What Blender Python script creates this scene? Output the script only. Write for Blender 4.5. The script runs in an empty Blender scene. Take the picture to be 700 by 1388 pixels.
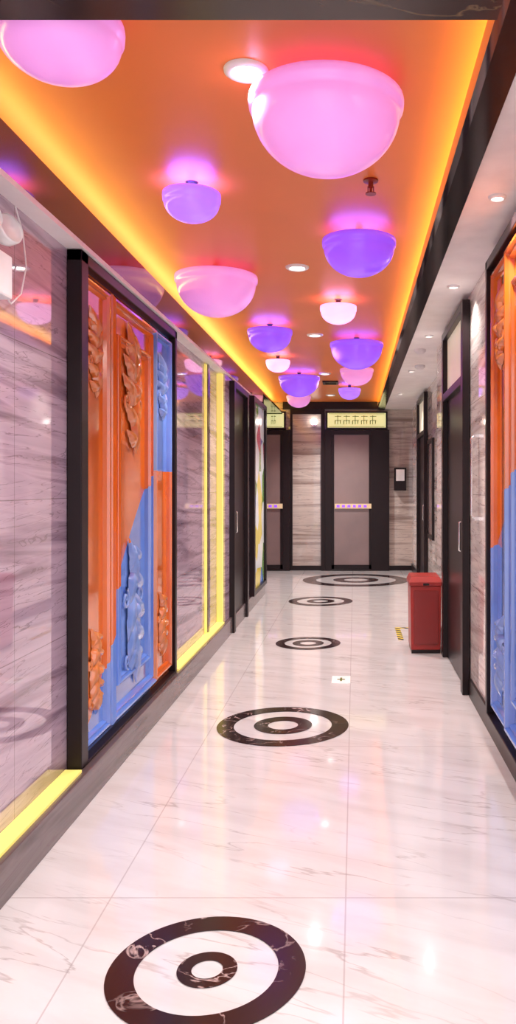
import bpy, bmesh, math, random
from mathutils import Vector, Matrix
random.seed(4)
S = bpy.context.scene
S.view_settings.view_transform = 'Standard'
S.view_settings.look = 'None'
S.view_settings.exposure = 0.4

# ---------------------------------------------------------------- materials
def newmat(name):
    m = bpy.data.materials.new(name); m.use_nodes = True
    nt = m.node_tree; b = nt.nodes['Principled BSDF']
    return m, nt, b
def c4(c): return (c[0], c[1], c[2], 1)
def plain(name, col, rough=0.4, metal=0.0, emit=None, es=0.0, coat=0.0, var=0.06, nscale=6, ior=1.5):
    m, nt, b = newmat(name)
    tc = nt.nodes.new('ShaderNodeTexCoord'); n = nt.nodes.new('ShaderNodeTexNoise')
    n.inputs['Scale'].default_value = nscale; n.inputs['Detail'].default_value = 4
    nt.links.new(tc.outputs['Object'], n.inputs['Vector'])
    r = nt.nodes.new('ShaderNodeValToRGB')
    r.color_ramp.elements[0].position = 0.3; r.color_ramp.elements[1].position = 0.7
    r.color_ramp.elements[0].color = c4([x*(1-var) for x in col]); r.color_ramp.elements[1].color = c4([min(1, x*(1+var)) for x in col])
    nt.links.new(n.outputs['Fac'], r.inputs[0]); nt.links.new(r.outputs[0], b.inputs['Base Color'])
    b.inputs['Roughness'].default_value = rough; b.inputs['Metallic'].default_value = metal
    b.inputs['Coat Weight'].default_value = coat; b.inputs['IOR'].default_value = ior
    if emit is not None:
        b.inputs['Emission Color'].default_value = c4(emit); b.inputs['Emission Strength'].default_value = es
    return m
def mth(nt, op, a, b=None, c=None):
    n = nt.nodes.new('ShaderNodeMath'); n.operation = op
    for i, v in enumerate((a, b, c)):
        if v is None: continue
        if isinstance(v, (int, float)): n.inputs[i].default_value = v
        else: nt.links.new(v, n.inputs[i])
    return n.outputs[0]
def mixc(nt, f, a, b):
    n = nt.nodes.new('ShaderNodeMix'); n.data_type = 'RGBA'
    if isinstance(f, (int, float)): n.inputs[0].default_value = f
    else: nt.links.new(f, n.inputs[0])
    for i, v in ((6, a), (7, b)):
        if isinstance(v, tuple): n.inputs[i].default_value = v
        else: nt.links.new(v, n.inputs[i])
    return n.outputs[2]
def ramp(nt, src, stops):
    r = nt.nodes.new('ShaderNodeValToRGB'); e = r.color_ramp.elements
    while len(e) < len(stops): e.new(0.5)
    for i, (p, c) in enumerate(stops):
        e[i].position = p; e[i].color = c4(c)
    nt.links.new(src, r.inputs[0]); return r.outputs[0]
def xyz(nt):
    tc = nt.nodes.new('ShaderNodeTexCoord'); s = nt.nodes.new('ShaderNodeSeparateXYZ')
    nt.links.new(tc.outputs['Object'], s.inputs[0]); return tc, s.outputs
def noise(nt, vec, scale, detail=5, dist=0.0, mscale=None, rot=None):
    n = nt.nodes.new('ShaderNodeTexNoise'); n.inputs['Scale'].default_value = scale
    n.inputs['Detail'].default_value = detail; n.inputs['Distortion'].default_value = dist
    if mscale or rot:
        mp = nt.nodes.new('ShaderNodeMapping')
        if rot: mp.inputs['Rotation'].default_value = rot
        nt.links.new(vec, mp.inputs['Vector'])
        if mscale:
            m2 = nt.nodes.new('ShaderNodeMapping'); m2.inputs['Scale'].default_value = mscale
            nt.links.new(mp.outputs[0], m2.inputs['Vector']); vec = m2.outputs[0]
        else: vec = mp.outputs[0]
    nt.links.new(vec, n.inputs['Vector']); return n.outputs['Fac']
def line_mask(nt, coord, off, period, w):
    t = mth(nt, 'SUBTRACT', coord, off); t = mth(nt, 'DIVIDE', t, period)
    t = mth(nt, 'FRACT', mth(nt, 'ADD', t, 100.5)); t = mth(nt, 'ABSOLUTE', mth(nt, 'SUBTRACT', t, 0.5))
    return mth(nt, 'LESS_THAN', t, w/period)

def mat_floor():
    m, nt, b = newmat('white_marble_floor')
    tc, o = xyz(nt); v = tc.outputs['Object']
    n1 = noise(nt, v, 1.0, 5, 0.35, (1.0, 7.5, 1), (0, 0, math.radians(24)))
    vein = ramp(nt, n1, [(0.0, (0,0,0)), (0.484, (0,0,0)), (0.5, (1,1,1)), (0.510, (0,0,0)), (1, (0,0,0))])
    n2 = noise(nt, v, 1.6, 3)
    msk = ramp(nt, n2, [(0.40, (0,0,0)), (0.58, (1,1,1))])
    f = mth(nt, 'MULTIPLY', vein, msk); f = mth(nt, 'MULTIPLY', f, 0.5)
    n3 = noise(nt, v, 2.0, 6, 0.4, (1, 4, 1), (0, 0, math.radians(24)))
    base = ramp(nt, n3, [(0.3, (0.76, 0.73, 0.72)), (0.6, (0.86, 0.845, 0.84))])
    c = mixc(nt, f, base, (0.34, 0.29, 0.27, 1))
    g = mth(nt, 'MAXIMUM', line_mask(nt, o[0], -0.03, 0.8, 0.0025), line_mask(nt, o[1], 2.74, 1.6, 0.003))
    c = mixc(nt, mth(nt, 'MULTIPLY', g, 0.5), c, (0.42, 0.36, 0.36, 1))
    nt.links.new(c, b.inputs['Base Color']); b.inputs['Roughness'].default_value = 0.1
    b.inputs['Coat Weight'].default_value = 0.4; b.inputs['Coat Roughness'].default_value = 0.04
    return m
def mat_darkmarble(name, base=(0.025, 0.012, 0.014), vein=(0.6, 0.45, 0.42), rough=0.15, scale=4.5, amt=1.0):
    m, nt, b = newmat(name); tc, o = xyz(nt); v = tc.outputs['Object']
    n1 = noise(nt, v, scale, 8, 1.2)
    f = ramp(nt, n1, [(0, (0,0,0)), (0.487, (0,0,0)), (0.5, (1,1,1)), (0.513, (0,0,0)), (1, (0,0,0))])
    n2 = noise(nt, v, scale*0.8, 3); k = ramp(nt, n2, [(0.42, (0,0,0)), (0.58, (1,1,1))])
    c = mixc(nt, mth(nt, 'MULTIPLY', mth(nt, 'MULTIPLY', f, k), amt), c4(base), c4(vein))
    nt.links.new(c, b.inputs['Base Color']); b.inputs['Roughness'].default_value = rough
    return m
def mat_wallmarble(name, dark=(0.22, 0.14, 0.20), light=(0.58, 0.45, 0.56), ior=2.6, rough=0.03):
    m, nt, b = newmat(name); tc, o = xyz(nt); v = tc.outputs['Object']
    ax = (1.0, 1.0, 16.0)
    n1 = noise(nt, v, 0.8, 8, 0.7, ax, (math.radians(3), 0, 0))
    c = ramp(nt, n1, [(0.3, dark), (0.42, tuple((a+b2)/2 for a, b2 in zip(dark, light))), (0.52, light), (0.7, tuple(0.8*x for x in light))])
    n2 = noise(nt, v, 0.9, 8, 1.0, (1.5, 1.5, 22.0), (math.radians(-4), 0, 0))
    f = ramp(nt, n2, [(0, (0,0,0)), (0.49, (0,0,0)), (0.5, (1,1,1)), (0.515, (0,0,0)), (1, (0,0,0))])
    c = mixc(nt, mth(nt, 'MULTIPLY', f, 0.6), c, (0.15, 0.09, 0.11, 1))
    g = mth(nt, 'MAXIMUM', line_mask(nt, o[2], 0.15, 0.6, 0.002), line_mask(nt, o[1], 3.0, 1.2, 0.002))
    c = mixc(nt, mth(nt, 'MULTIPLY', g, 0.6), c, (0.15, 0.1, 0.1, 1))
    nt.links.new(c, b.inputs['Base Color']); b.inputs['Roughness'].default_value = rough
    b.inputs['IOR'].default_value = ior
    return m

M_floor = mat_floor()
M_ring = mat_darkmarble('dark_emperador_marble')
M_beam = mat_darkmarble('dark_beam_marble', (0.03, 0.016, 0.014), (0.35, 0.25, 0.12), 0.2, 2.0, 0.35)
M_plinth = mat_wallmarble('grey_plinth_marble', dark=(0.07, 0.05, 0.05), light=(0.20, 0.155, 0.155), ior=1.5, rough=0.15)
M_wall = mat_wallmarble('streaked_grey_marble')
M_wallb = mat_wallmarble('back_wall_marble', dark=(0.30, 0.23, 0.20), light=(0.66, 0.58, 0.52), ior=1.6)
M_wallr = mat_wallmarble('pale_marble', dark=(0.50, 0.41, 0.38), light=(0.84, 0.77, 0.72), ior=2.0)
M_black = plain('black_mirror_steel', (0.03, 0.022, 0.03), 0.05, 0.0, ior=2.4)
M_blackm = plain('black_brown_frame', (0.014, 0.007, 0.008), 0.3, ior=1.35)
M_blackg = plain('black_lacquer_soffit', (0.010, 0.006, 0.008), 0.15, ior=1.3)
M_ceil = plain('orange_ceiling_paint', (0.82, 0.215, 0.045), 0.38, var=0.03, nscale=2)
M_cream = plain('cream_ceiling', (0.94, 0.92, 0.90), 0.5)
M_white = plain('white_plastic', (0.85, 0.84, 0.83), 0.35)
M_yel = plain('yellow_light_strip', (0.8, 0.7, 0.2), 0.4, emit=(1.0, 0.82, 0.18), es=0.4)
M_led = plain('cove_led', (1, 0.8, 0.2), 0.4, emit=(1.0, 0.74, 0.13), es=14)
M_pink = plain('pink_dome_glass', (0.80, 0.38, 0.78), 0.2, emit=(0.76, 0.24, 0.70), es=0.44)
M_hot = plain('hot_pink_dome_glass', (0.95, 0.6, 0.85), 0.22, emit=(1.0, 0.42, 0.86), es=1.0)
M_purp = plain('violet_dome_glass', (0.28, 0.12, 0.85), 0.22, emit=(0.25, 0.06, 0.90), es=0.6)
M_lil = plain('lilac_dome_glass', (0.32, 0.15, 0.9), 0.22, emit=(0.36, 0.14, 1.0), es=0.8)
M_lamp = plain('downlight_glow', (1, 1, 1), 0.3, emit=(1, 0.93, 0.85), es=9)
M_chrome = plain('brushed_steel', (0.7, 0.68, 0.66), 0.22, 1.0)
M_red = plain('red_enamel', (0.36, 0.022, 0.016), 0.3)
M_redd = plain('dark_red_enamel', (0.24, 0.015, 0.012), 0.3)
M_doorg = plain('frosted_brown_door_glass', (0.25, 0.175, 0.165), 0.18, var=0.12, nscale=1.5)
M_glow = plain('transom_light_panel', (0.8, 0.8, 0.45), 0.4, emit=(0.85, 0.85, 0.38), es=0.5)
M_trans = plain('transom_cream_panel', (0.8, 0.75, 0.6), 0.3, emit=(0.9, 0.8, 0.6), es=0.25)
M_green = plain('sign_green_letters', (0.2, 0.25, 0.04), 0.5)
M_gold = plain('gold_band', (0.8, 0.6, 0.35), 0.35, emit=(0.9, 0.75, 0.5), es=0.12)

def mat_panel(name, side, lift=0.0):
    m, nt, b = newmat(name); tc, o = xyz(nt); Y, Z = o[1], o[2]
    if side == 'L':
        mr = nt.nodes.new('ShaderNodeFloatCurve')
        t = mth(nt, 'DIVIDE', mth(nt, 'SUBTRACT', Y, 3.6), 1.3)
        cv = mr.mapping.curves[0]
        cv.points[0].location = (0.0, 0.10); cv.points[1].location = (1.0, 0.74)
        for p in ((0.3, 0.25), (0.42, 0.42), (0.55, 0.50), (0.72, 0.60)):
            cv.points.new(*p)
        mr.mapping.update(); nt.links.new(t, mr.inputs['Value'])
        lim = mth(nt, 'MULTIPLY', mr.outputs[0], 2.0)
        blue = mth(nt, 'LESS_THAN', Z, lim)
        stile = mth(nt, 'GREATER_THAN', Y, 4.90)
        up = mth(nt, 'GREATER_THAN', Z, 1.5)
        f = mth(nt, 'ADD', mth(nt, 'MULTIPLY', blue, mth(nt, 'SUBTRACT', 1.0, stile)), mth(nt, 'MULTIPLY', up, stile))
    else:
        f = mth(nt, 'LESS_THAN', Z, mth(nt, 'ADD', mth(nt, 'MULTIPLY', mth(nt, 'SUBTRACT', 4.4, Y), 0.7), 1.0))
    n = noise(nt, tc.outputs['Object'], 3, 3)
    k = lift
    org = ramp(nt, n, [(0.3, (0.72, 0.14+k, 0.014+k*0.5)), (0.7, (0.84, 0.20+k, 0.028+k*0.5))])
    blu = ramp(nt, n, [(0.3, (0.12+k, 0.26+k, 0.76)), (0.7, (0.18+k, 0.35+k, 0.86))])
    nt.links.new(mixc(nt, f, org, blu), b.inputs['Base Color']); b.inputs['Roughness'].default_value = 0.1
    b.inputs['IOR'].default_value = 1.7
    b.inputs['Coat Weight'].default_value = 0.8; b.inputs['Coat Roughness'].default_value = 0.04
    return m
M_panL = mat_panel('orange_blue_lacquer', 'L'); M_panR = mat_panel('orange_blue_lacquer_b', 'R')
M_ornL = mat_panel('orange_blue_relief', 'L', 0.08); M_ornR = mat_panel('orange_blue_relief_lit_b', 'R', 0.08)  # same lacquer in lighter colour, painting highlights onto the carving

def mat_mural():
    m, nt, b = newmat('flower_mural'); tc, o = xyz(nt)
    v = nt.nodes.new('ShaderNodeTexVoronoi'); v.inputs['Scale'].default_value = 3.2
    nt.links.new(tc.outputs['Object'], v.inputs['Vector'])
    s = nt.nodes.new('ShaderNodeSeparateColor'); nt.links.new(v.outputs['Color'], s.inputs[0])
    r = nt.nodes.new('ShaderNodeValToRGB'); r.color_ramp.interpolation = 'CONSTANT'; e = r.color_ramp.elements
    cols = [(0.0, (0.75, 0.78, 0.8)), (0.25, (0.75, 0.6, 0.1)), (0.45, (0.08, 0.2, 0.55)), (0.6, (0.6, 0.06, 0.12)), (0.7, (0.85, 0.85, 0.8)), (0.85, (0.2, 0.35, 0.1))]
    while len(e) < len(cols): e.new(0.5)
    for i, (p, c) in enumerate(cols): e[i].position = p; e[i].color = c4(c)
    nt.links.new(s.outputs[0], r.inputs[0]); nt.links.new(r.outputs[0], b.inputs['Base Color'])
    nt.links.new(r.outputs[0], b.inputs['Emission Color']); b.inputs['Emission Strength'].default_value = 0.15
    b.inputs['Roughness'].default_value = 0.15
    return m
M_mural = mat_mural()
def mat_tape():
    m, nt, b = newmat('hazard_tape'); tc, o = xyz(nt)
    f = mth(nt, 'LESS_THAN', mth(nt, 'FRACT', mth(nt, 'MULTIPLY', mth(nt, 'ADD', o[0], o[1]), 9.0)), 0.5)
    nt.links.new(mixc(nt, f, (0.8, 0.6, 0.05, 1), (0.02, 0.02, 0.02, 1)), b.inputs['Base Color']); return m
M_tape = mat_tape()

# ---------------------------------------------------------------- mesh helpers
def mesh_obj(name, bm, mats, parent=None, smooth=False, bevel=0):
    me = bpy.data.meshes.new(name); bm.normal_update(); bm.to_mesh(me); bm.free()
    if not isinstance(mats, (list, tuple)): mats = [mats]
    for m in mats: me.materials.append(m)
    if smooth:
        for p in me.polygons: p.use_smooth = True
    ob = bpy.data.objects.new(name, me); S.collection.objects.link(ob)
    if parent: ob.parent = parent
    if bevel:
        md = ob.modifiers.new('bevel', 'BEVEL'); md.width = bevel; md.segments = 2; md.limit_method = 'ANGLE'
    return ob
def addbox(bm, x0, x1, y0, y1, z0, z1, mi=0):
    vs = [bm.verts.new((x, y, z)) for x in (x0, x1) for y in (y0, y1) for z in (z0, z1)]
    for f in ((0,1,3,2), (4,6,7,5), (0,4,5,1), (2,3,7,6), (0,2,6,4), (1,5,7,3)):
        fc = bm.faces.new([vs[i] for i in f]); fc.material_index = mi
def boxes(name, lst, mats, parent=None, bevel=0):
    bm = bmesh.new()
    for b in lst: addbox(bm, *b)
    bmesh.ops.recalc_face_normals(bm, faces=bm.faces)
    return mesh_obj(name, bm, mats, parent, bevel=bevel)
def empty(name, loc=(0, 0, 0)):
    e = bpy.data.objects.new(name, None); e.empty_display_size = 0.1; S.collection.objects.link(e); return e
def lathe(bm, prof, cx, cy, cz, seg=48, mi=0):
    rings = []
    for r, z in prof:
        if r < 1e-5: rings.append([bm.verts.new((cx, cy, cz+z))])
        else: rings.append([bm.verts.new((cx+r*math.cos(2*math.pi*i/seg), cy+r*math.sin(2*math.pi*i/seg), cz+z)) for i in range(seg)])
    for a, b in zip(rings, rings[1:]):
        for i in range(seg):
            j = (i+1) % seg
            q = [a[i % len(a)], a[j % len(a)], b[j % len(b)], b[i % len(b)]]
            u = []
            for v in q:
                if v not in u: u.append(v)
            if len(u) > 2:
                f = bm.faces.new(u); f.material_index = mi
def tube(name, pts, rad, mat, parent=None, cyc=False):
    cu = bpy.data.curves.new(name, 'CURVE'); cu.dimensions = '3D'; cu.bevel_depth = rad; cu.bevel_resolution = 3
    sp = cu.splines.new('POLY'); sp.points.add(len(pts)-1)
    for i, p in enumerate(pts): sp.points[i].co = (*p, 1)
    sp.use_cyclic_u = cyc
    cu.materials.append(mat); ob = bpy.data.objects.new(name, cu); S.collection.objects.link(ob)
    if parent: ob.parent = parent
    return ob

# ---------------------------------------------------------------- room shell
CZ = 2.82
boxes('floor', [(-1.75, 1.25, -0.6, 13.7, -0.1, 0.0)], M_floor)
boxes('ceiling', [(-1.55, 0.58, 2.0, 13.5, CZ, CZ+0.08)], M_ceil)
boxes('wall_back', [(-1.75, 1.25, 13.5, 13.7, 0, 2.95)], M_wallb)
boxes('wall_left', [(-1.45, -1.27, -0.6, 7.45, 0, 2.45)], M_wall)
boxes('wall_left_far', [(-1.45, -1.2, 7.45, 10.55, 0, 2.45)], M_wall)
boxes('wall_left_recess', [(-1.75, -1.56, 10.55, 13.5, 0, 2.95), (-1.56, -1.45, 10.45, 10.55, 0, 2.6)], M_wall)
boxes('wall_right', [(0.78, 1.1, -0.6, 5.5, 0, 2.7), (0.78, 1.1, 6.6, 7.6, 0, 2.7), (0.78, 1.1, 5.5, 6.6, 2.6, 2.7), (0.95, 1.1, 5.5, 6.6, 0, 2.6)], M_wallr)
boxes('wall_right_recess', [(0.97, 1.25, 7.6, 13.5, 0, 2.7)], M_wallr)
boxes('baseboard_left', [(-1.27, -1.172, -0.6, 7.45, 0, 0.15), (-1.2, -1.172, 7.45, 10.55, 0, 0.15)], M_plinth, bevel=0.003)
boxes('baseboard_right', [(0.765, 0.78, -0.6, 5.38, 0, 0.12), (0.765, 0.78, 6.72, 7.6, 0, 0.12), (0.955, 0.97, 7.6, 13.5, 0, 0.12)], M_blackm)
boxes('baseboard_back', [(-1.56, 0.955, 13.47, 13.5, 0, 0.08)], M_blackm)
boxes('trim_1', [(-1.45, -1.19, -0.6, 10.55, 2.45, 2.472)], M_cream)
boxes('trim_2', [(-1.3, -1.2, -0.6, 10.55, 2.472, 2.65), (-1.56, -1.2, 10.55, 13.5, 2.62, 2.65)], M_black)
boxes('trim_3', [(-1.55, -1.3, -0.6, 10.55, 2.472, 2.50), (-1.56, -1.5, -0.6, 13.5, 2.65, CZ)], M_blackm)
boxes('ceiling_led_strip', [(-1.40, -1.37, 2.2, 13.45, 2.655, 2.675), (0.46, 0.49, 2.2, 13.45, 2.715, 2.73)], M_led)
boxes('ceiling_soffit', [(0.5, 1.1, -0.6, 13.5, 2.70, 2.76)], M_cream)
boxes('trim_4', [(0.41, 0.5, -0.6, 13.5, 2.68, 2.712), (0.5, 0.58, 2.0, 13.5, 2.76, CZ)], M_blackg)
boxes('trim_7', [(0.385, 0.41, -0.6, 13.5, 2.68, 2.75)], M_black)
boxes('trim_5', [(-1.2, 0.385, 13.42, 13.5, 2.70, CZ)], M_blackm)
boxes('ceiling_beam', [(-1.5, 0.385, -0.6, 2.17, 2.66, CZ)], M_beam)
boxes('ledge_light_strip', [(-1.268, -1.195, -0.6, 3.52, 0.15, 0.162), (-1.268, -1.195, 5.46, 7.38, 0.15, 0.162),
       (-1.268, -1.255, 6.78, 6.84, 0.162, 2.44), (-1.268, -1.215, 7.38, 7.44, 0.15, 2.44)], M_yel)
boxes('trim_8', [(-1.268, -1.245, 6.84, 6.90, 0.162, 2.44)], M_plinth)

# ---------------------------------------------------------------- relief wall panels
def leaf(bm, c, ang, L, W, T, sgn, x):
    n = 10; rows = []
    for i in range(n+1):
        t = i/n
        w = W*math.sin(math.pi*min(1, t*0.9+0.08))**0.8*(1-0.25*t)*(1+0.22*math.sin(t*19))
        bend = 0.28*L*t*t
        row = []
        for k in range(7):
            s = (k-3)/3
            yy, zz = t*L, bend+s*w
            h = T*(1-s*s)*math.sin(math.pi*min(1, t*0.85+0.12))*(0.6 if k == 3 else 1.0)
            Y = c[0]+yy*math.cos(ang)-zz*math.sin(ang); Z = c[1]+yy*math.sin(ang)+zz*math.cos(ang)
            row.append(bm.verts.new((x+sgn*h, Y, Z)))
        rows.append(row)
    for a, b in zip(rows, rows[1:]):
        for k in range(6): bm.faces.new((a[k], a[k+1], b[k+1], b[k]))
def scroll(bm, c, r, turns, a0, sgn, x, rad, flip=1):
    n = 26; prev = None
    for i in range(n+1):
        t = i/n; a = a0+flip*t*turns*2*math.pi; rr = r*(1-0.8*t); q = rad*(1-0.4*t)
        cy, cz = c[0]+rr*math.cos(a), c[1]+rr*math.sin(a)
        ring = []
        for k in range(6):
            b = 2*math.pi*k/6
            ring.append(bm.verts.new((x+sgn*q*max(0, math.sin(b))*1.3, cy+q*math.cos(b)*math.cos(a), cz+q*math.cos(b)*math.sin(a))))
        if prev:
            for k in range(6): bm.faces.new((prev[k], prev[(k+1) % 6], ring[(k+1) % 6], ring[k]))
        prev = ring
def ornament(bm, y, z, h, w, x, sgn, up=1):
    for t, kk in ((-0.46, 0.6), (-0.30, 0.85), (-0.12, 1.05), (0.06, 0.95), (0.22, 0.75)):
        for s in (-1, 1):
            a = math.pi/2-s*math.radians(36)
            if up < 0: a = -a
            leaf(bm, (y, z+up*t*h), a, 0.52*w*kk, 0.11*w*kk, 0.042, sgn, x)
    leaf(bm, (y-0.02, z+up*0.12*h), up*math.pi/2, 0.42*h, 0.12*w, 0.05, sgn, x)
    leaf(bm, (y, z-up*0.16*h), -up*math.pi/2, 0.36*h, 0.10*w, 0.045, sgn, x)
    for s in (-1, 1):
        scroll(bm, (y+s*0.30*w, z-up*0.10*h), 0.12*w, 1.4, math.pi/2, sgn, x, 0.012, s)
        scroll(bm, (y+s*0.24*w, z+up*0.34*h), 0.09*w, 1.2, -math.pi/2, sgn, x, 0.010, s)
    sp = bmesh.ops.create_uvsphere(bm, u_segments=16, v_segments=10, radius=0.5)
    for v in sp['verts']:
        v.co = Vector((x+v.co.x*0.10, y+v.co.y*0.16*w, z+v.co.z*0.12*h))
def moulding(bm, y0, y1, z0, z1, w, h, x, sgn):
    prof = [(0, 0), (0.12, 0.75), (0.35, 1.0), (0.5, 0.95), (0.58, 0.45), (0.8, 0.6), (1, 0)]
    loops = []
    for p, q in prof:
        d = p*w
        loops.append([bm.verts.new((x+sgn*q*h, a, b)) for a, b in ((y0+d, z0+d), (y1-d, z0+d), (y1-d, z1-d), (y0+d, z1-d))])
    for a, b in zip(loops, loops[1:]):
        for k in range(4): bm.faces.new((a[k], a[(k+1) % 4], b[(k+1) % 4], b[k]))
def relief_panel(name, y0, y1, z0, z1, xw, sgn, mat, mat2):
    root = empty(name)
    xb = xw+sgn*0.02
    fr = 0.05; f0 = 0.09 if sgn > 0 else fr
    a, b = sorted((xw, xw+sgn*0.066))
    boxes('frame', [(a, b, y0, y0+f0, z0, z1), (a, b, y1-fr, y1, z0, z1),
                    (a, b, y0, y1, z1-fr, z1), (a, b, y0, y1, z0, z0+0.012)], M_blackm, root, bevel=0.004)
    ya = y0+f0; yb = y1-fr; za = z0+0.012; zb = z1-fr
    a, b = sorted((xw, xb))
    boxes('board', [(a, b, ya, yb, za, zb)], mat, root)
    bm = bmesh.new(); W = yb-ya
    ys1 = ya+0.23*W; ys2 = yb-0.255*W
    moulding(bm, ya+0.01, ys1, za+0.03, zb-0.02, 0.055, 0.03, xb, sgn)
    moulding(bm, ys1+0.005, ys2, za+0.03, zb-0.02, 0.07, 0.042, xb, sgn)
    moulding(bm, ys1+0.13, ys2-0.12, za+0.2, zb-0.2, 0.05, 0.032, xb, sgn)
    moulding(bm, ys2+0.005, yb-0.01, za+0.03, zb-0.02, 0.055, 0.03, xb, sgn)
    bmesh.ops.recalc_face_normals(bm, faces=bm.faces)
    mesh_obj('mouldings', bm, mat, root)
    bm = bmesh.new(); cy = (ys1+ys2)/2
    ornament(bm, cy, zb-0.46, 0.68, 0.44, xb+sgn*0.008, sgn, 1)
    ornament(bm, cy, za+0.55, 0.78, 0.48, xb+sgn*0.008, sgn, -1)
    for yy in ((ya+ys1)/2, (ys2+yb)/2):
        for zz, u in ((za+0.36, -1), (zb-0.36, 1)):
            ornament(bm, yy, zz, 0.40, 0.24, xb+sgn*0.003, sgn, u)
    bmesh.ops.recalc_face_normals(bm, faces=bm.faces)
    mesh_obj('carved_ornaments', bm, mat2, root, smooth=True)
    return root
relief_panel('carved_wall_panel', 3.54, 5.44, 0.152, 2.447, -1.268, 1, M_panL, M_ornL)
relief_panel('carved_wall_panel.001', 2.5, 4.38, 0.17, 2.62, 0.778, -1, M_panR, M_ornR)

# ---------------------------------------------------------------- side doors, mural
def side_door(name, y0, y1, z1, x, sgn, leafmat, transom=True):
    r = empty(name); a, b = sorted((x, x+sgn*0.05))
    L = [(a, b, y0, y0+0.1, 0, z1), (a, b, y1-0.1, y1, 0, z1), (a, b, y0+0.1, y1-0.1, z1-0.06, z1)]
    if transom: L.append((a, b, y0+0.1, y1-0.1, z1-0.56, z1-0.5))
    boxes('frame', L, M_blackm, r, bevel=0.004)
    zt = z1-0.56 if transom else z1-0.06
    a2, b2 = sorted((x, x+sgn*0.012))
    boxes('leaf', [(a2, b2, y0+0.1, y1-0.1, 0.01, zt)], leafmat, r)
    if transom: boxes('transom', [(a2, b2, y0+0.1, y1-0.1, z1-0.5, z1-0.06)], M_trans, r)
    yh = y0+0.2
    tube('handle', [(x+sgn*0.012, yh, 0.95), (x+sgn*0.045, yh, 0.96), (x+sgn*0.045, yh, 1.15), (x+sgn*0.012, yh, 1.16)], 0.009, M_chrome, r)
    return r
side_door('door_1', 7.7, 8.75, 2.42, -1.2, 1, M_blackm, False)
side_door('door_2', 5.4, 6.7, 2.66, 0.775, -1, M_blackm, True)  # black leaf stands in for the shade inside a dark doorway
side_door('door_3', 10.6, 11.9, 2.66, 0.965, -1, M_blackm, True)
r = empty('flower_mural_panel')
boxes('frame', [(-1.2, -1.14, 9.15, 9.25, 0.15, 2.44), (-1.2, -1.14, 10.35, 10.45, 0.15, 2.44), (-1.2, -1.14, 9.25, 10.35, 2.38, 2.44), (-1.2, -1.14, 9.25, 10.35, 0.15, 0.2)], M_blackm, r)
boxes('mural', [(-1.2, -1.17, 9.25, 10.35, 0.2, 2.38)], M_mural, r)

r = empty('poster_frame')
boxes('frame', [(0.94, 0.97, 9.75, 10.4, 0.75, 0.8), (0.94, 0.97, 9.75, 10.4, 1.95, 2.0), (0.94, 0.97, 9.75, 9.8, 0.8, 1.95), (0.94, 0.97, 10.35, 10.4, 0.8, 1.95)], M_blackm, r)
boxes('print', [(0.955, 0.97, 9.8, 10.35, 0.8, 1.95)], M_doorg, r)
r = empty('door_pull_bar')
tube('bar', [(0.755, 5.05, 1.20), (0.735, 5.05, 1.22), (0.735, 5.05, 1.70), (0.755, 5.05, 1.72)], 0.009, M_chrome, r)
boxes('mounts', [(0.75, 0.78, 5.04, 5.06, 1.19, 1.21), (0.75, 0.78, 5.04, 5.06, 1.71, 1.73)], M_chrome, r)

# ---------------------------------------------------------------- back wall doors + signs
def back_door(name, x0, x1, fl, fr):
    r = empty(name); y0, y1 = 13.40, 13.47
    boxes('frame', [(x0, x0+fl, y0, y1, 0, 2.35), (x1-fr, x1, y0, y1, 0, 2.35), (x0+fl, x1-fr, y0, y1, 2.27, 2.35), (x0+fl, x1-fr, y0, y1, 0, 0.03)], M_blackm, r, bevel=0.004)
    boxes('glass_leaf', [(x0+fl, x1-fr, 13.42, 13.46, 0.03, 2.27)], M_doorg, r)
    boxes('leaf_edges', [(x0+fl, x0+fl+0.04, 13.41, 13.42, 0.03, 2.27), (x1-fr-0.04, x1-fr, 13.41, 13.42, 0.03, 2.27), (x0+fl, x1-fr, 13.41, 13.42, 0.03, 0.1)], M_blackm, r)
    boxes('push_band', [(x0+fl+0.05, x1-fr, 13.385, 13.41, 1.04, 1.12)], M_gold, r)
    boxes('push_band_marks', [(x0+fl+0.08+0.09*i, x0+fl+0.13+0.09*i, 13.38, 13.385, 1.06, 1.10) for i in range(int((x1-fr-x0-fl-0.1)/0.09))], M_purp, r)
back_door('door_4', -1.54, -1.08, 0.03, 0.12)
back_door('door_5', -0.50, 0.58, 0.12, 0.30)
def lit_sign(name, x0, x1, n):
    r = empty(name)
    boxes('case', [(x0, x1, 13.40, 13.498, 2.36, 2.66)], M_blackm, r)
    boxes('light_face', [(x0+0.03, x1-0.03, 13.385, 13.40, 2.39, 2.63)], M_glow, r)
    L = []
    w = (x1-x0-0.3)/n
    for i in range(n):
        a = x0+0.15+i*w; ww = w*0.75
        L += [(a, a+ww, 13.378, 13.385, 2.57, 2.58), (a, a+ww, 13.378, 13.385, 2.50, 2.51), (a+ww*0.4, a+ww*0.5, 13.378, 13.385, 2.44, 2.59),
              (a, a+ww*0.12, 13.378, 13.385, 2.44, 2.5), (a+ww*0.8, a+ww*0.92, 13.378, 13.385, 2.45, 2.5)]
    L += [(x0+0.05, x1-0.05, 13.378, 13.385, 2.612, 2.62), (x0+0.05, x1-0.05, 13.378, 13.385, 2.40, 2.408)]
    boxes('characters', L, M_green, r)
lit_sign('illuminated_sign', -1.54, -1.15, 2)
lit_sign('illuminated_sign.001', -0.48, 0.55, 5)
boxes('trim_6', [(-1.08, -1.04, 13.46, 13.5, 0.08, 2.7), (-0.56, -0.5, 13.40, 13.5, 0, 2.7), (-1.04, -0.56, 13.46, 13.5, 2.62, 2.7)], M_blackm)
r = empty('wall_sconce')
boxes('bracket', [(-0.72, -0.64, 13.47, 13.5, 2.42, 2.5)], M_chrome, r)
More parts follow.
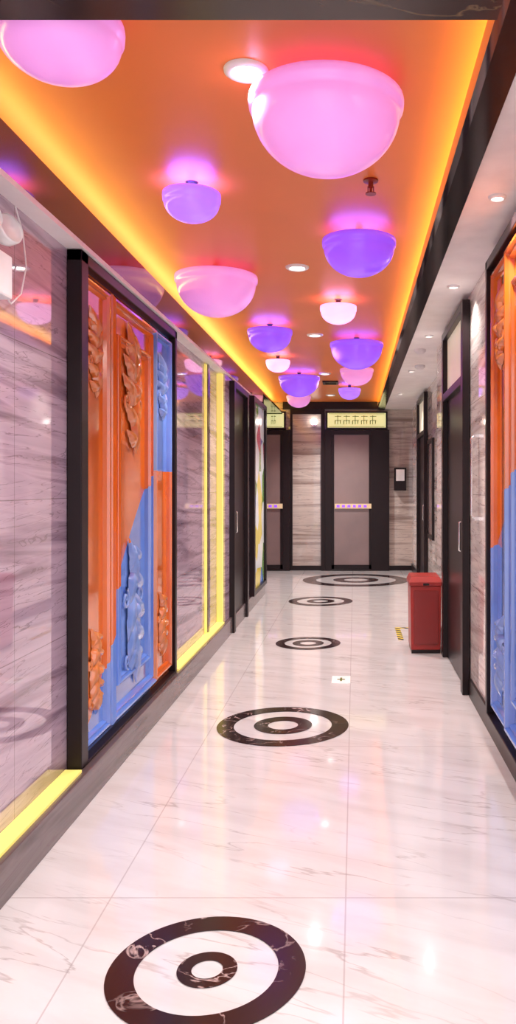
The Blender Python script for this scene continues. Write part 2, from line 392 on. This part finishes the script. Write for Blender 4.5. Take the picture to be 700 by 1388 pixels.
boxes('lamp', [(-0.73, -0.63, 13.42, 13.47, 2.45, 2.53)], M_lamp, r, bevel=0.01)
r = empty('black_wall_box')  # plain black box on the back wall with a white face
boxes('body', [(0.66, 0.86, 13.36, 13.5, 1.34, 1.72)], M_blackm, r, bevel=0.01)
boxes('face', [(0.69, 0.83, 13.35, 13.36, 1.5, 1.69)], M_white, r)

# ---------------------------------------------------------------- dome lamps
def dome(idx, X, Y, R, mat, lcol, power, hr=1.0):
    r = empty('hanging_dome_lamp' if idx == 0 else 'hanging_dome_lamp.%03d' % idx)
    zr = 2.765
    bm = bmesh.new(); prof = [(R*0.9, 0.0), (R*0.97, 0.004), (R*1.03, 0.002), (R*1.04, -0.012), (R*1.03, -0.035), (R*0.995, -0.04)]
    for i in range(1, 17):
        a = i/16*math.pi/2
        prof.append((R*0.99*math.cos(a) if i < 16 else 0.0, -0.04-(R*hr-0.04)*math.sin(a)))
    lathe(bm, prof, X, Y, zr); bmesh.ops.recalc_face_normals(bm, faces=bm.faces)
    mesh_obj('shade', bm, mat, r, smooth=True)
    bm = bmesh.new()
    lathe(bm, [(0, 0.0), (0.02, 0.0), (0.02, 0.045), (0.03, 0.055)], X, Y, zr, 20)
    mesh_obj('stem', bm, M_blackm, r)
    boxes('hanger_bar', [(X-R*0.95, X+R*0.95, Y-0.01, Y+0.01, zr-0.006, zr+0.0)], M_white, r)
    if power:
        l = bpy.data.lights.new('dome_bulb', 'AREA'); l.shape = 'DISK'; l.size = R*1.7; l.energy = power; l.color = lcol
        o = bpy.data.objects.new('dome_bulb', l); o.location = (X, Y, zr-0.03); o.rotation_euler = (math.pi, 0, 0)
        S.collection.objects.link(o); o.parent = r
PK = (1, 0.45, 0.9); PU = (0.30, 0.14, 1)
D = [(-0.87, 2.37, 0.18, M_pink, PK, 0, 0.88), (-0.10, 2.845, 0.265, M_pink, PK, 0, 0.96), (-0.76, 3.75, 0.13, M_lil, PU, 3.0),
     (0.025, 4.46, 0.198, M_purp, PU, 2.0), (-0.90, 5.23, 0.259, M_pink, PK, 0), (-0.123, 6.09, 0.134, M_hot, PK, 0.8),
     (-0.74, 7.02, 0.19, M_purp, PU, 2.4), (0.02, 7.66, 0.246, M_purp, PU, 1.6), (-0.83, 8.70, 0.127, M_hot, PK, 0.7),
     (0.026, 9.34, 0.189, M_pink, PK, 0), (-0.69, 10.0, 0.248, M_purp, PU, 2.0), (-0.07, 11.2, 0.15, M_lil, PU, 1.6), (-0.84, 12.07, 0.177, M_pink, PK, 0)]
for i, d in enumerate(D): dome(i, *d)

# ---------------------------------------------------------------- downlights
def downlight(idx, X, Y, z, R, power, col=(1, 0.93, 0.9)):
    r = empty('recessed_downlight' if idx == 0 else 'recessed_downlight.%03d' % idx)
    bm = bmesh.new(); lathe(bm, [(R*0.62, 0.0), (R*0.66, -0.012), (R*0.8, -0.016), (R, -0.008), (R*1.02, 0.0)], X, Y, z, 40)
    mesh_obj('ring', bm, M_white, r, smooth=True)
    bm = bmesh.new(); lathe(bm, [(0, -0.004), (R*0.4, -0.004), (R*0.63, -0.002)], X, Y, z, 32)
    mesh_obj('lens', bm, M_lamp, r)
    l = bpy.data.lights.new('spot', 'SPOT'); l.energy = power; l.spot_size = math.radians(125); l.spot_blend = 0.8; l.shadow_soft_size = R*0.5; l.color = col
    o = bpy.data.objects.new('spot', l); o.location = (X, Y, z-0.03); S.collection.objects.link(o); o.parent = r
i = 0
for y, e in ((2.74, 82), (5.19, 105), (7.5, 110), (10.05, 125), (12.4, 135)):
    downlight(i, -0.37, y, CZ, 0.075, e); i += 1
for y in (0.6, 2.0, 3.6, 5.2, 6.9, 9.0, 11.2):
    downlight(i, 0.64, y, 2.70, 0.04, 27); i += 1
for y in (-0.1, 1.2):
    downlight(i, -0.4, y, 2.66, 0.07, 50); i += 1

r = empty('fire_sprinkler')
bm = bmesh.new(); lathe(bm, [(0.0, 0.0), (0.035, 0), (0.035, -0.008), (0.012, -0.012), (0.012, -0.035), (0.006, -0.04), (0.006, -0.06), (0.025, -0.062), (0.025, -0.066), (0, -0.066)], 0.075, 3.72, CZ, 20)
mesh_obj('head', bm, M_redd, r)
boxes('arms', [(0.060, 0.064, 3.718, 3.722, CZ-0.062, CZ-0.03), (0.086, 0.090, 3.718, 3.722, CZ-0.062, CZ-0.03)], M_redd, r)
r = empty('ceiling_vent')
boxes('frame', [(-0.43, -0.22, 10.75, 10.78, CZ-0.02, CZ), (-0.43, -0.22, 11.0, 11.03, CZ-0.02, CZ), (-0.43, -0.40, 10.78, 11.0, CZ-0.02, CZ), (-0.25, -0.22, 10.78, 11.0, CZ-0.02, CZ)], M_blackm, r)
boxes('slats', [(-0.4, -0.25, 10.79+0.035*k, 10.8+0.035*k, CZ-0.015, CZ) for k in range(6)], M_blackm, r)
for k, (x, y) in enumerate(((0.70, 8.6), (0.62, 7.6))):
    r = empty('smoke_detector' if k == 0 else 'smoke_detector.001')
    bm = bmesh.new(); lathe(bm, [(0.055, 0), (0.055, -0.02), (0.035, -0.04), (0, -0.045)], x, y, 2.70, 24); mesh_obj('body', bm, M_white, r, smooth=True)

# ---------------------------------------------------------------- floor medallions
def ring(bm, X, Y, r0, r1, z=0.003, seg=96):
    lathe(bm, [(r0, -0.002), (r0, 0.0), (r1, 0.0), (r1, -0.002)], X, Y, z, seg)
C = [(-0.4275, 2.33, 0.286, 0.206, 0.087, 0.045), (-0.42, 4.72, 0.385, 0.286, 0.17, 0.088), (-0.416, 7.2, 0.29, 0.21, 0.14, 0.072),
     (-0.416, 9.85, 0.393, 0.29, 0.17, 0.09), (0.02, 12.1, 0.80, 0.60, 0.34, 0.18)]
for k, (x, y, a, b, c, d) in enumerate(C):
    bm = bmesh.new(); ring(bm, x, y, b, a); ring(bm, x, y, d, c)
    mesh_obj('floor_medallion' if k == 0 else 'floor_medallion.%03d' % k, bm, M_ring)
r = empty('floor_exit_marker')
boxes('plate', [(-0.165, -0.03, 5.72, 5.94, 0.0, 0.004)], M_cream, r)
boxes('arrow', [(-0.125, -0.07, 5.82, 5.84, 0.004, 0.006), (-0.105, -0.09, 5.78, 5.88, 0.004, 0.006)], M_green, r)
boxes('hazard_floor_tape', [(0.40, 0.45, 7.35, 8.0, 0.0, 0.003), (0.45, 0.9, 7.95, 8.0, 0.0, 0.003)], M_tape)

# ---------------------------------------------------------------- red trash bin
r = empty('red_trash_bin')
def taper(bm, x0, x1, y0, y1, z0, z1, t, mi=0):
    b = [bm.verts.new(p) for p in ((x0+t, y0+t, z0), (x1-t, y0+t, z0), (x1-t, y1-t, z0), (x0+t, y1-t, z0))]
    u = [bm.verts.new(p) for p in ((x0, y0, z1), (x1, y0, z1), (x1, y1, z1), (x0, y1, z1))]
    bm.faces.new(b[::-1]); bm.faces.new(u)
    for k in range(4): bm.faces.new((b[k], b[(k+1) % 4], u[(k+1) % 4], u[k]))
B = 0.05; A = -0.005
bm = bmesh.new(); taper(bm, 0.475+A, 0.735+A, 6.70+B, 7.05+B, 0.03, 0.57, 0.006); mesh_obj('body', bm, M_red, r, bevel=0.006)
boxes('base', [(0.485+A, 0.725+A, 6.71+B, 7.04+B, 0.0, 0.03)], M_blackm, r)
bm = bmesh.new(); taper(bm, 0.465+A, 0.745+A, 6.69+B, 7.06+B, 0.57, 0.60, 0.0)
vs = [bm.verts.new((p[0]+A, p[1]+B, p[2])) for p in ((0.465, 6.69, 0.60), (0.745, 6.69, 0.60), (0.745, 7.06, 0.60), (0.465, 7.06, 0.60), (0.485, 6.76, 0.64), (0.725, 6.76, 0.64), (0.725, 7.04, 0.645), (0.485, 7.04, 0.645))]
for f in ((0,1,5,4), (1,2,6,5), (2,3,7,6), (3,0,4,7), (4,5,6,7)): bm.faces.new([vs[k] for k in f])
mesh_obj('lid', bm, M_red, r, bevel=0.004)
boxes('door_panel', [(0.50+A, 0.71+A, 6.692+B, 6.702+B, 0.08, 0.53)], M_redd, r, bevel=0.003)
boxes('handle', [(0.58+A, 0.63+A, 6.68+B, 6.69+B, 0.575, 0.59)], M_blackm, r)

# ---------------------------------------------------------------- emergency twin light
r = empty('emergency_light')
boxes('case', [(-1.27, -1.19, 2.45, 2.80, 2.05, 2.20)], M_white, r, bevel=0.008)
boxes('label', [(-1.19, -1.187, 2.50, 2.66, 2.09, 2.16)], M_chrome, r)
for k, y in enumerate((2.60, 2.76)):
    bm = bmesh.new()
    lathe(bm, [(0, -0.05), (0.03, -0.045), (0.052, -0.01), (0.055, 0.02), (0.05, 0.03), (0.048, 0.02), (0, 0.015)], 0, 0, 0, 24)
    ob = mesh_obj('lamp_head_%d' % (k+1), bm, M_white, r, smooth=True)
    ob.matrix_world = Matrix.Translation((-1.20, y, 2.28)) @ Matrix.Rotation(math.radians(75), 4, 'Y') @ Matrix.Rotation(math.radians(20), 4, 'X')
    tube('bracket_%d' % (k+1), [(-1.235, y, 2.19), (-1.235, y, 2.26), (-1.22, y, 2.28)], 0.008, M_white, r)
tube('cable', [(-1.24, 2.80, 2.10), (-1.24, 2.90, 2.06), (-1.245, 3.0, 2.12), (-1.25, 3.06, 2.24), (-1.255, 3.04, 2.36), (-1.258, 2.98, 2.44)], 0.003, M_white, r)

# ---------------------------------------------------------------- world + camera
w = bpy.data.worlds.new('world'); S.world = w; w.use_nodes = True
bg = w.node_tree.nodes['Background']; bg.inputs[0].default_value = (1, 0.92, 0.98, 1); bg.inputs[1].default_value = 1.5
cam = bpy.data.cameras.new('camera'); co = bpy.data.objects.new('camera', cam); S.collection.objects.link(co)
cam.sensor_fit = 'VERTICAL'; cam.sensor_height = 36.0; cam.lens = 36.0*1090/1388
cam.shift_x = -131/1388; cam.shift_y = -34/1388
co.location = (0, 0, 1.4); co.rotation_euler = (math.radians(90), 0, 0); cam.clip_start = 0.02
S.camera = co
